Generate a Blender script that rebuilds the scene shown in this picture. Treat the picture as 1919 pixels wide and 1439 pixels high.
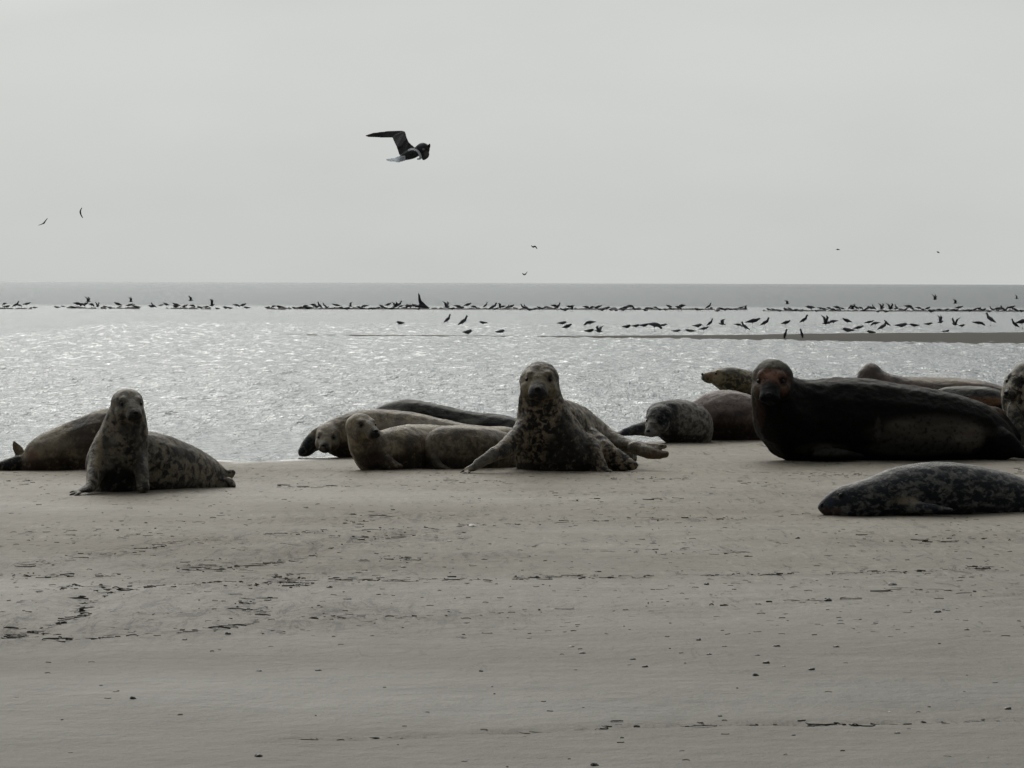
import bpy, bmesh, math, random
import numpy as np
from mathutils import Vector, Matrix, noise
R = math.radians
for o in list(bpy.data.objects): bpy.data.objects.remove(o)
sc = bpy.context.scene
C = sc.collection
rnd = random.Random(11)
# ------------------------------------------------------------ camera
F, CAMH = 7300.0, 1.3               # focal length in photo pixels (1919 wide), eye height above the sand
CX, CY = 959.5, 719.5
cam = bpy.data.cameras.new('camera'); cam.sensor_width = 36; cam.lens = 36*F/1919
cam.clip_start = 0.5; cam.clip_end = 60000
co = bpy.data.objects.new('camera', cam); C.objects.link(co); sc.camera = co
PITCH = math.atan((CY-530.0)/F); ROLL = R(0.19)
CM = (Matrix.Rotation(math.pi/2-PITCH, 4, 'X') @ Matrix.Rotation(ROLL, 4, 'Z'))
co.matrix_world = Matrix.Translation((0, 0, CAMH)) @ CM
# ------------------------------------------------------------ sky, sun, exposure
SUN_EL, SUN_AZ = R(34), R(-13)      # behind the cloud ahead, a little to the left
S = Vector((math.sin(SUN_AZ)*math.cos(SUN_EL), math.cos(SUN_AZ)*math.cos(SUN_EL), math.sin(SUN_EL)))
w = bpy.data.worlds.new('World'); sc.world = w; w.use_nodes = True
nt = w.node_tree; nt.nodes.clear(); N = nt.nodes.new; L = nt.links.new
out = N('ShaderNodeOutputWorld'); add = N('ShaderNodeAddShader'); L(add.outputs[0], out.inputs[0])
sky = N('ShaderNodeTexSky'); sky.sky_type = 'NISHITA'; sky.sun_disc = False
sky.sun_elevation = SUN_EL; sky.sun_rotation = SUN_AZ; sky.air_density = 1; sky.dust_density = 3
hs = N('ShaderNodeHueSaturation'); hs.inputs['Saturation'].default_value = 0.15; L(sky.outputs[0], hs.inputs['Color'])
b1 = N('ShaderNodeBackground'); b1.inputs[1].default_value = 0.006; L(hs.outputs[0], b1.inputs[0]); L(b1.outputs[0], add.inputs[0])
tc = N('ShaderNodeTexCoord'); dt = N('ShaderNodeVectorMath'); dt.operation = 'DOT_PRODUCT'
L(tc.outputs['Generated'], dt.inputs[0]); dt.inputs[1].default_value = S
mr = N('ShaderNodeMapRange'); mr.inputs[1].default_value = -1; L(dt.outputs['Value'], mr.inputs[0])
cr = N('ShaderNodeValToRGB'); L(mr.outputs[0], cr.inputs[0])
def stops(ramp, pts, interp='LINEAR'):
    e = ramp.color_ramp; e.interpolation = interp
    while len(e.elements) > 1: e.elements.remove(e.elements[-1])
    e.elements[0].position = pts[0][0]; e.elements[0].color = (*pts[0][1], 1)
    for p, c in pts[1:]:
        n = e.elements.new(p); n.color = (*c, 1)
def gy(v, t=(.972, 1.0, 0.972)): return (v*t[0], v*t[1], v*t[2])
stops(cr, [(0.0, gy(.06)), (0.45, gy(.14)), (0.65, gy(.28)), (0.80, gy(.48)), (0.87, gy(.56)), (0.930, gy(.54)), (0.945, gy(.85)), (0.965, gy(1.25)), (1.0, gy(1.6))])
b2 = N('ShaderNodeBackground'); b2.inputs[1].default_value = 1.0; cn = N('ShaderNodeTexNoise'); cn.inputs['Scale'].default_value = 9; cn.inputs['Detail'].default_value = 5; cmap = N('ShaderNodeMapping'); cmap.inputs['Scale'].default_value = (1, 1, 3); L(tc.outputs['Generated'], cmap.inputs[0]); L(cmap.outputs[0], cn.inputs['Vector'])
cv = N('ShaderNodeMapRange'); cv.inputs[1].default_value = .3; cv.inputs[2].default_value = .7; cv.inputs[3].default_value = .955; cv.inputs[4].default_value = 1.035; L(cn.outputs['Fac'], cv.inputs[0])
cm = N('ShaderNodeVectorMath'); cm.operation = 'SCALE'; L(cr.outputs[0], cm.inputs[0]); L(cv.outputs[0], cm.inputs['Scale']); L(cm.outputs[0], b2.inputs[0]); L(b2.outputs[0], add.inputs[1])
sl = bpy.data.lights.new('sun', 'SUN'); sl.energy = 1.4; sl.angle = R(44); sl.color = (1, .95, .87)
so = bpy.data.objects.new('sun', sl); C.objects.link(so); so.rotation_euler = S.to_track_quat('Z', 'Y').to_euler()
sc.view_settings.view_transform = 'Standard'; sc.view_settings.look = 'None'
sc.view_settings.exposure = 0; sc.view_settings.gamma = 1
sc.render.engine = 'CYCLES'; sc.cycles.use_denoising = True
sc.cycles.max_bounces = 5
# ------------------------------------------------------------ helpers
def horizon(px): return 527.0 + 6.3*px/1919
def P(px, py, d):
    """point on the sight line of a photo pixel, at distance d in front of the camera"""
    v = CM.to_3x3() @ Vector(((px-CX)/F, -(py-CY)/F, -1.0))
    return Vector((v.x*d/v.y, d, CAMH + v.z*d/v.y))
def gd(px, py): return F*CAMH/(py-horizon(px))       # distance of the ground seen at a pixel
def G(px, py):
    p = P(px, py, gd(px, py)); p.z = 0; return p
def tag(o, label=None, cat=None, group=None, kind=None):
    for k, v in (('label', label), ('category', cat), ('group', group), ('kind', kind)):
        if v: o[k] = v
    return o
def link(name, me, mat, parent=None):
    o = bpy.data.objects.new(name, me); C.objects.link(o)
    if mat and not me.materials: me.materials.append(mat)
    if parent: o.parent = parent
    return o
def empty(name, loc):
    o = bpy.data.objects.new(name, None); C.objects.link(o); o.location = loc; o.empty_display_size = .1; return o
def mesh(name, vs, fs, smooth=True):
    me = bpy.data.meshes.new(name); me.from_pydata([tuple(v) for v in vs], [], fs); me.update()
    if smooth: me.shade_smooth()
    return me
def ico(sub):
    bm = bmesh.new(); bmesh.ops.create_icosphere(bm, subdivisions=sub, radius=1)
    bm.verts.ensure_lookup_table()
    v = np.array([x.co for x in bm.verts]); f = [[q.index for q in x.verts] for x in bm.faces]; bm.free(); return v, f
ICO = {k: ico(k) for k in (1, 2, 3)}
class Soup:
    """overlapping solids, fused into one skin by build()"""
    def __init__(s): s.v = []; s.f = []; s.n = 0; s.balls = []
    def add(s, v, f):
        s.v.append(np.asarray(v, float)); s.f += [[i+s.n for i in q] for q in f]; s.n += len(v)
    def ball(s, c, r, sub=2, M=None):
        s.balls.append((*c, min(r)))
        v = ICO[sub][0]*np.array(r)
        if M is not None: v = v @ np.array(M.to_3x3()).T
        s.add(v+np.array(c), ICO[sub][1])
    def limb(s, keys, step=.22):
        """keys: px, py, d, rx, rz, ry - radii in pixels at that distance"""
        K = np.array([(*P(k[0], k[1], k[2]), *(np.array((k[3], k[5] if len(k) > 5 else k[3], k[4]))*k[2]/F)) for k in keys])
        pts = [K[0]]
        for i in range(len(K)-1):
            a, b = K[i], K[i+1]; p = K[max(i-1, 0)]; q = K[min(i+2, len(K)-1)]
            ln = np.linalg.norm(b[:3]-a[:3]); r = min(a[3:].min(), b[3:].min())
            n = max(2, int(ln/(r*step))+1)
            for j in range(1, n+1):
                t = j/n
                pts.append(.5*((2*a)+(b-p)*t+(2*p-5*a+4*b-q)*t*t+(3*a-p-3*b+q)*t**3))
        for k in pts: s.ball(k[:3], np.maximum(k[3:], .004))
    def head(s, px, py, d, r, yaw, pitch):
        """skull, tapering snout, cheeks, brows and whisker pads; yaw 0 faces the viewer's side of the beach"""
        k = r*d/F; yw, pt = R(yaw), R(pitch)
        f = Vector((math.sin(yw)*math.cos(pt), -math.cos(yw)*math.cos(pt), -math.sin(pt))); r_ = f.cross(Vector((0, 0, 1))).normalized(); u = r_.cross(f).normalized()
        M = Matrix((r_, f, u)).transposed(); c = P(px, py, d)
        loc = lambda a, b, e: c + M @ (Vector((a, b, e))*k)
        def e(p, q, sub=2): s.ball(loc(*p), np.array(q)*k, sub, M); s.balls[-1] = (*loc(*p), .03)
        e((0, 0, 0), (.95, 1.05, .88), 3)
        for i in range(9):
            t = i/8; e((0, .35+1.3*t, .06-.26*t-.08*t*t), (.78-.40*t, .5-.14*t, .72-.36*t))
        for q in (-1, 1):
            e((q*.22, 1.66, -.36), (.27, .34, .27)); e((q*.42, .62, -.32), (.46, .62, .5)); e((q*.40, .72, .40), (.25, .34, .20))
        e((0, 1.35, -.58), (.28, .45, .2)); e((0, 1.86, -.16), (.22, .18, .18))
        return loc, M, k
    def slab(s, pix, th):
        """thin solid plate from an outline of (px, py, d)"""
        bm = bmesh.new(); vs = [bm.verts.new(P(*p)) for p in pix]; f = bm.faces.new(vs)
        bmesh.ops.triangulate(bm, faces=[f])
        g = bmesh.ops.extrude_face_region(bm, geom=bm.faces[:])
        n = Vector((0, 1, 0))
        for e in g['geom']:
            if isinstance(e, bmesh.types.BMVert): e.co += n*th
        bmesh.ops.recalc_face_normals(bm, faces=bm.faces); bm.verts.ensure_lookup_table(); bm.verts.index_update()
        s.add([v.co[:] for v in bm.verts], [[v.index for v in f.verts] for f in bm.faces]); bm.free()
    def build(s, name, voxel, smooth=6, origin=(0, 0, 0)):
        V = np.concatenate(s.v)-np.array(origin)
        me = bpy.data.meshes.new(name+'_soup'); me.from_pydata(V.tolist(), [], s.f)
        o = bpy.data.objects.new(name, me); C.objects.link(o)
        m = o.modifiers.new('r', 'REMESH'); m.mode = 'VOXEL'; m.voxel_size = voxel
        if smooth:
            m2 = o.modifiers.new('s', 'SMOOTH'); m2.factor = .5; m2.iterations = smooth
        dg = bpy.context.evaluated_depsgraph_get(); dg.update()
        r = bpy.data.meshes.new_from_object(o.evaluated_get(dg)); r.name = name
        bpy.data.objects.remove(o); bpy.data.meshes.remove(me); r.shade_smooth()
        return r
def coords(me):
    a = np.empty(len(me.vertices)*3); me.vertices.foreach_get('co', a); return a.reshape(-1, 3)
# ------------------------------------------------------------ materials
def mat(name):
    m = bpy.data.materials.new(name); m.use_nodes = True; t = m.node_tree
    return m, t, t.nodes['Principled BSDF'], t.nodes.new, t.links.new
def noise_tex(t, coord, scale, detail=4, rough=.55, stretch=None, dist=0):
    n = t.nodes.new('ShaderNodeTexNoise'); n.inputs['Scale'].default_value = scale; n.inputs['Detail'].default_value = detail
    n.inputs['Roughness'].default_value = rough; n.inputs['Distortion'].default_value = dist
    if stretch:
        mp = t.nodes.new('ShaderNodeMapping'); mp.inputs['Scale'].default_value = stretch
        t.links.new(coord, mp.inputs[0]); coord = mp.outputs[0]
    t.links.new(coord, n.inputs['Vector']); return n.outputs['Fac']
def mix(t, fac, a, b, mode='MIX'):
    m = t.nodes.new('ShaderNodeMix'); m.data_type = 'RGBA'; m.blend_type = mode
    for sock, val in ((m.inputs[0], fac), (m.inputs[6], a), (m.inputs[7], b)):
        if isinstance(val, (int, float)): sock.default_value = val
        elif isinstance(val, tuple): sock.default_value = (*val, 1)
        else: t.links.new(val, sock)
    return m.outputs[2]
def ramp(t, fac, pts):
    r = t.nodes.new('ShaderNodeValToRGB'); stops(r, pts); t.links.new(fac, r.inputs[0]); return r.outputs[0]
def simple(name, col, rough=.6, spec=.5, var=.0):
    m, t, b, N, L = mat(name); b.inputs['Roughness'].default_value = rough; b.inputs['Specular IOR Level'].default_value = spec
    tcn = N('ShaderNodeTexCoord')
    f = noise_tex(t, tcn.outputs['Object'], 25, 3)
    L(mix(t, f, tuple(c*(1-var) for c in col), tuple(c*(1+var) for c in col)), b.inputs['Base Color'])
    return m
def pelt(name, light, dark, lo, hi, scale=9, rough=.55, seed=0, fine=.5, stretch=(1, 1, 1), sheen=.16, spec=.3):
    """mottled seal fur; 'paint' carries patches of another pigment, painted rim light and dark belly strips (alpha = how much)"""
    m, t, b, N, L = mat(name); tcn = N('ShaderNodeTexCoord')
    mp = N('ShaderNodeMapping'); mp.inputs['Location'].default_value = (seed*3.1, seed*1.7, seed*.9); L(tcn.outputs['Object'], mp.inputs[0])
    c = mp.outputs[0]
    big = noise_tex(t, c, scale, 5, .62, stretch, .4)
    base = ramp(t, big, [(lo, dark), (hi, light)])
    fn = noise_tex(t, c, 60, 5, .75, (1, 1, .6))
    base = mix(t, fine, base, ramp(t, fn, [(.36, (.22, .20, .19)), (.62, (1.15, 1.1, 1.04))]), 'MULTIPLY')
    at = N('ShaderNodeAttribute'); at.attribute_name = 'paint'
    pm = N('ShaderNodeMath'); pm.operation = 'MULTIPLY'
    soft = ramp(t, noise_tex(t, c, 28, 4, .6), [(.36, (.35,)*3), (.48, (1, 1, 1))])
    L(at.outputs['Alpha'], pm.inputs[0]); L(soft, pm.inputs[1])
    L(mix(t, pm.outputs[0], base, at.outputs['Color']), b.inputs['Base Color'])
    b.inputs['Roughness'].default_value = rough; b.inputs['Specular IOR Level'].default_value = spec
    b.inputs['Sheen Weight'].default_value = sheen; b.inputs['Sheen Roughness'].default_value = .35; b.inputs['Sheen Tint'].default_value = (1, .93, .8, 1)
    fur = noise_tex(t, c, 120, 3, .7); wr = noise_tex(t, c, 14, 3, .6)
    bp = N('ShaderNodeBump'); bp.inputs['Strength'].default_value = .6; bp.inputs['Distance'].default_value = .009; L(fur, bp.inputs['Height'])
    bp2 = N('ShaderNodeBump'); bp2.inputs['Strength'].default_value = .5; bp2.inputs['Distance'].default_value = .03; L(wr, bp2.inputs['Height'])
    L(bp2.outputs[0], bp.inputs['Normal']); L(bp.outputs[0], b.inputs['Normal'])
    return m
EYE = simple('wet_eye', (.005, .004, .004), .35, .25)
NOSE = simple('nose_skin', (.006, .006, .008), .55, .2, .3)
# ------------------------------------------------------------ ground, water
shore_px = [(-900, 868), (0, 864), (440, 859), (560, 854), (900, 838), (1150, 827), (1300, 812), (1500, 803), (1919, 797), (2700, 790)]
SH = sorted((G(*p).x, G(*p).y) for p in shore_px)
SHX = np.array([a for a, b in SH]); SHY = np.array([b for a, b in SH])
WZ = -0.025
def grid(name, xs, ys, fz):
    X, Y = np.meshgrid(xs, ys); Z = fz(X, Y)
    V = np.stack([X, Y, Z], -1).reshape(-1, 3); nx, ny = len(xs), len(ys)
    i = np.arange(nx*ny).reshape(ny, nx)
    Fq = np.stack([i[:-1, :-1], i[:-1, 1:], i[1:, 1:], i[1:, :-1]], -1).reshape(-1, 4)
    me = bpy.data.meshes.new(name); me.vertices.add(len(V)); me.vertices.foreach_set('co', V.ravel())
    me.loops.add(Fq.size); me.loops.foreach_set('vertex_index', Fq.ravel().astype(np.int32))
    me.polygons.add(len(Fq)); me.polygons.foreach_set('loop_start', (np.arange(len(Fq))*4).astype(np.int32))
    me.update(calc_edges=True); me.shade_smooth(); return me
rs = np.random.RandomState(3)
def waves(X, Y, n, l0, l1, amp, seed):
    r = np.random.RandomState(seed); Z = 0*X
    for _ in range(n):
        a = r.uniform(0, 2*math.pi); l = math.exp(r.uniform(math.log(l0), math.log(l1)))
        Z = Z + amp*(l/l1)*np.sin((X*math.cos(a)+Y*math.sin(a))*2*math.pi/l + r.uniform(0, 6.28))
    return Z
# drag tracks and disturbed sand, as shallow hollows along polylines (photo pixel coordinates of the ground)
tracks = [([(0, 1195), (70, 1183), (130, 1150), (190, 1112), (270, 1095), (420, 1092)], .10, .012),
          ([(540, 1085), (500, 1120), (490, 1160)], .12, .010),
          ([(480, 1055), (600, 1035), (650, 1015), (760, 1000)], .10, .010),
          ([(500, 1388), (900, 1376), (1120, 1366), (1300, 1357), (1500, 1356), (1680, 1350), (1919, 1345)], .05, .006),
          ([(960, 1145), (1300, 1133), (1500, 1125), (1919, 1120)], .05, .004)]
def sand_z(X, Y):
    ys = np.interp(X, SHX, SHY)+waves(X, 0*Y, 14, .25, 3, .22, 5)
    Z = np.minimum(0, -(Y-(ys-1.3))*.02) + np.minimum(0, -(Y-(ys+.6))*.06)
    Z = np.maximum(Z, -2.0)
    Z = Z + waves(X, Y*.6, 26, .25, 2.2, .0024, 8) + waves(X*.25, Y, 14, .5, 2.5, .0016, 9)
    for pl, wd, dp in tracks:
        pts = [G(*p) for p in pl]; D = np.full(X.shape, 9.0)
        for a, b in zip(pts[:-1], pts[1:]):
            ax, ay = a.x, a.y; bx, by = b.x-ax, b.y-ay
            t = np.clip(((X-ax)*bx+(Y-ay)*by)/(bx*bx+by*by), 0, 1)
            D = np.minimum(D, np.hypot((X-ax-bx*t), (Y-ay-by*t)))
        Z = Z - dp*np.exp(-(D/wd)**2) + .5*dp*np.exp(-((D-wd*1.8)/(wd*.7))**2)
    return Z
xs = np.concatenate([np.linspace(-300, -8, 30)[:-1], np.arange(-8, 8, .05), np.linspace(8, 300, 30)])
ys = np.concatenate([np.linspace(-60, 7, 12)[:-1], np.arange(7, 38, .085), np.linspace(38, 260, 30)])
m, t, b, N, L = mat('wet_sand'); tcn = N('ShaderNodeTexCoord'); oc = tcn.outputs['Object']
big = noise_tex(t, oc, .35, 5, .6, (.5, 1, 1)); mid = noise_tex(t, oc, 3.5, 5, .6, (.35, 1, 1)); fine = noise_tex(t, oc, 140, 3, .8)
tan_far = N('ShaderNodeMapRange'); spy = N('ShaderNodeSeparateXYZ'); L(oc, spy.inputs[0]); L(spy.outputs[1], tan_far.inputs[0]); tan_far.inputs[1].default_value = 13; tan_far.inputs[2].default_value = 25  # foreground sand is grey, turning paler and more tan with distance
col = mix(t, tan_far.outputs[0], ramp(t, big, [(.35, (.183, .176, .158)), (.65, (.214, .204, .182))]), ramp(t, big, [(.35, (.222, .204, .172)), (.65, (.268, .245, .208))]))
col = mix(t, .55, col, ramp(t, mid, [(.3, (.80, .79, .78)), (.62, (1.06, 1.05, 1.03))]), 'MULTIPLY')
col = mix(t, .5, col, ramp(t, fine, [(.3, (.72, .72, .72)), (.7, (1.22, 1.21, 1.19))]), 'MULTIPLY')
fl = noise_tex(t, oc, 8, 7, .78, (1.8, .3, 1), .8)
zone = N('ShaderNodeMapRange'); sp = N('ShaderNodeSeparateXYZ'); L(oc, sp.inputs[0]); L(sp.outputs[1], zone.inputs[0]); zone.inputs[1].default_value = 12; zone.inputs[2].default_value = 17.5; zone.inputs[3].default_value = .12
zm = N('ShaderNodeMath'); zm.operation = 'MULTIPLY'; L(zone.outputs[0], zm.inputs[0]); L(ramp(t, noise_tex(t, oc, .8, 4, .6, (.4, 1, 1)), [(.35, (.2,)*3), (.62, (1,)*3)]), zm.inputs[1])
col = mix(t, zm.outputs[0], col, ramp(t, fl, [(.385, (.30, .29, .27)), (.43, (.93, .93, .92)), (.56, (1.02,)*3), (.61, (1.25, 1.25, 1.22))]), 'MULTIPLY')
da = N('ShaderNodeAttribute'); da.attribute_name = 'disturbed_contact_shade'
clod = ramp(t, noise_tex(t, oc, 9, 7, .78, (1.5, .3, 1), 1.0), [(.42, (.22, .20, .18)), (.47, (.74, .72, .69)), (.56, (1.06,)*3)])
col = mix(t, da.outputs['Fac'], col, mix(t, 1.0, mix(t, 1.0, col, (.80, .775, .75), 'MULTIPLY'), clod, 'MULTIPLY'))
wet = N('ShaderNodeMapRange'); L(sp.outputs[2], wet.inputs[0]); wet.inputs[1].default_value = -.030; wet.inputs[2].default_value = -.012; wet.inputs[3].default_value = 1; wet.inputs[4].default_value = 0
wy_ = N('ShaderNodeMath'); wy_.operation = 'GREATER_THAN'; wy_.inputs[1].default_value = 26.8; L(sp.outputs[1], wy_.inputs[0]); wm = N('ShaderNodeMath'); wm.operation = 'MULTIPLY'; L(wet.outputs[0], wm.inputs[0]); L(wy_.outputs[0], wm.inputs[1]); wet = wm
col = mix(t, wet.outputs[0], col, mix(t, 1.0, col, (.8, .76, .68), 'MULTIPLY'))
L(col, b.inputs['Base Color'])
L(mix(t, wet.outputs[0], (.07,)*3, (.5,)*3), b.inputs['Specular IOR Level'])
L(mix(t, wet.outputs[0], ramp(t, big, [(.35, (.55,)*3), (.7, (.75,)*3)]), (.22,)*3), b.inputs['Roughness'])
g1 = N('ShaderNodeBump'); g1.inputs['Strength'].default_value = .5; g1.inputs['Distance'].default_value = .004; L(fine, g1.inputs['Height'])
g2 = N('ShaderNodeBump'); g2.inputs['Strength'].default_value = .6; g2.inputs['Distance'].default_value = .03
L(noise_tex(t, oc, 11, 6, .65, (.8, .7, 1)), g2.inputs['Height']); L(g2.outputs[0], g1.inputs['Normal']); L(g1.outputs[0], b.inputs['Normal'])
SAND = m
scars_contact_shade = [([(150, 924), (250, 927), (430, 918)], .16, .75), ([(0, 882), (170, 880)], .2, .6), ([(690, 882), (960, 882), (1140, 889)], .2, .8), ([(570, 856), (640, 856)], .2, .6), ([(1240, 830), (1400, 825)], .3, .6), ([(1470, 867), (1880, 862)], .2, .8), ([(1535, 965), (1960, 962)], .13, .8), ([(440, 921), (520, 915), (640, 905)], .25, .6), ([(0, 1192), (150, 1150), (300, 1112), (560, 1100)], .32, .9), ([(120, 1165), (300, 1150), (520, 1150)], .9, 1), ([(560, 1100), (700, 1060), (900, 1045)], .4, .55), ([(300, 1062), (480, 1050), (640, 1015), (800, 996)], .35, .8),  # first entries paint contact shade along the seals' bases; the rest is churned sand
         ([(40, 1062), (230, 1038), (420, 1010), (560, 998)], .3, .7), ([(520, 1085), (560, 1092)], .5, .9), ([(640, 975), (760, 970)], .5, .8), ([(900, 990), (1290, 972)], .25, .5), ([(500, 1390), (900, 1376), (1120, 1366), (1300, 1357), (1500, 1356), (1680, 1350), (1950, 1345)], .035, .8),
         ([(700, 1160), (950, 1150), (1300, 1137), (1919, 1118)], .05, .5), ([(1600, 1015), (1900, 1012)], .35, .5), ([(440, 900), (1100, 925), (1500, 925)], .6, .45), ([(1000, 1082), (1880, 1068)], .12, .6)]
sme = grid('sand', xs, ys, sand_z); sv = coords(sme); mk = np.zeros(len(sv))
for pl, wd, am in scars_contact_shade:
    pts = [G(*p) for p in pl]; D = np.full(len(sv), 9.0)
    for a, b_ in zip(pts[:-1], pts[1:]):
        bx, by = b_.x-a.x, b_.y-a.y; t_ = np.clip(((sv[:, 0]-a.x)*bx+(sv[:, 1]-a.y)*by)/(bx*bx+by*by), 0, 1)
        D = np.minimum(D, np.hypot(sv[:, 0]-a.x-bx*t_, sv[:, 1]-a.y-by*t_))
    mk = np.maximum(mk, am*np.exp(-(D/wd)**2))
sme.attributes.new('disturbed_contact_shade', 'FLOAT', 'POINT').data.foreach_set('value', mk.astype(np.float32))
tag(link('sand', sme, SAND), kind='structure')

m, t, b, N, L = mat('sea_water'); tcn = N('ShaderNodeTexCoord'); oc = tcn.outputs['Object']
sep = N('ShaderNodeSeparateXYZ'); L(oc, sep.inputs[0])
b.inputs['Roughness'].default_value = .16; b.inputs['IOR'].default_value = 1.33
far = N('ShaderNodeMapRange'); far.inputs[1].default_value = 205; far.inputs[2].default_value = 230; L(sep.outputs[1], far.inputs[0])
L(mix(t, far.outputs[0], (.145, .165, .172), (.06, .072, .078)), b.inputs['Base Color'])
sm = N('ShaderNodeMapRange'); L(far.outputs[0], sm.inputs[0]); sm.inputs[3].default_value = .40; sm.inputs[4].default_value = .19; L(sm.outputs[0], b.inputs['Specular IOR Level'])
r1 = noise_tex(t, oc, 1.0, 3, .6, (5.0, .8, 1), .6)
r2 = noise_tex(t, oc, 1.0, 4, .65, (13.0, 5, 1), .6)
r3 = noise_tex(t, oc, 1.0, 4, .6, (.45, .06, 1), .3)
h1 = N('ShaderNodeBump'); h1.inputs['Strength'].default_value = 1; h1.inputs['Distance'].default_value = .035; L(r1, h1.inputs['Height'])
h2 = N('ShaderNodeBump'); h2.inputs['Strength'].default_value = 1; h2.inputs['Distance'].default_value = .05; L(r2, h2.inputs['Height'])
h3 = N('ShaderNodeBump'); h3.inputs['Strength'].default_value = 1; h3.inputs['Distance'].default_value = .3; L(r3, h3.inputs['Height'])
L(h3.outputs[0], h1.inputs['Normal']); L(h1.outputs[0], h2.inputs['Normal']); L(h2.outputs[0], b.inputs['Normal'])
t.nodes.remove(b); body = N('ShaderNodeBsdfDiffuse'); gl = N('ShaderNodeBsdfGlossy'); fr = N('ShaderNodeFresnel'); mx = N('ShaderNodeMixShader')
fr.inputs['IOR'].default_value = 1.33; gl.inputs['Roughness'].default_value = .20
L(mix(t, far.outputs[0], (.145, .165, .172), (.06, .072, .078)), body.inputs['Color'])
L(mix(t, far.outputs[0], (.50, .515, .525), (.35, .366, .376)), gl.inputs['Color'])
for q in (body, gl, fr): L(h2.outputs[0], q.inputs['Normal'])
L(fr.outputs[0], mx.inputs[0]); L(body.outputs[0], mx.inputs[1]); L(gl.outputs[0], mx.inputs[2]); L(mx.outputs[0], t.nodes['Material Output'].inputs[0])
WATER = m
wx = np.concatenate([[-20000, -3000, -400, -60], np.arange(-14, 14, .045), [60, 400, 3000, 20000]])
wy = np.concatenate([[24], np.arange(26, 60, .05), np.arange(60, 130, .14), np.arange(130, 230, 4), [400, 900, 2500, 8000, 30000]])
def water_z(X, Y):
    fade = np.clip((Y-30)/8, .3, 1)*np.clip((14-np.abs(X))/2, 0, 1)*np.clip((150-Y)/30, 0, 1)
    return WZ + fade*(waves(X, Y, 30, .17, .6, .0040, 21) + waves(X, Y, 16, .5, 1.5, .0024, 23) + waves(X*.5, Y, 8, .8, 4, .004, 22))
tag(link('water', grid('water', wx, wy, water_z), WATER), kind='structure')

MUD = simple('mud_bank', (.075, .070, .060), .85, .05, .3)
MUD2 = simple('dark_mud', (.045, .040, .040), .85, .05, .3)
def bank(name, top, bottom, hgt, xlo, xhi, mt=None):
    """low bank: far edge and near edge read along x in pixels"""
    n = 420; xsb = np.linspace(xlo, xhi, n); V = []; Fc = []; m_ = 7
    for i, px in enumerate(xsb):
        yt = np.interp(px, *zip(*top)); yb = np.interp(px, *zip(*bottom)); a = G(px, yb); c = G(px, yt)
        e = .5+.5*noise.noise(Vector((px*.03, 1, 2)))
        e2 = .5+.5*noise.fractal(Vector((px*.09, 5, xlo*.1)), .6, 2.2, 4)
        for j in range(m_):
            s_ = j/(m_-1); p = a.lerp(c, s_); k = math.sin(math.pi*s_)**.35 if 0 < s_ < 1 else -.3
            V.append((p.x, p.y, WZ+hgt*k*(.75+.35*e if hgt == .07 and xlo > 0 else min(1.3, max(-.3, 2.6*e2-.55)))*(min(1, max(.2, (yb-yt)/12)) if hgt == .07 and xlo > 0 else 1)))
    for i in range(n-1):
        for j in range(m_-1):
            q = i*m_+j; Fc.append((q, q+m_, q+m_+1, q+1))
    return tag(link(name, mesh(name, V, Fc), mt or MUD), kind='structure')
bank('sandbar', [(520, 625), (1000, 628), (1400, 627), (1600, 624), (2300, 618)], [(520, 626.5), (1000, 630), (1300, 634), (1600, 639), (1919, 645), (2300, 650)], .07, 520, 2300)
bank('mud_bank', [(-300, 577), (2300, 582)], [(-300, 577.8), (2300, 583)], .07, -300, 60, MUD2)
for a_, b_ in ((125, 200), (205, 262), (312, 395), (500, 535), (540, 1400), (1430, 2300)):
    yb = 575+8*a_/1919; bank('mud_bank', [(a_, yb+.4), (b_, yb+.9)], [(a_, yb+1.5), (b_, yb+2.9)], .075, a_, b_, MUD2)
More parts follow.
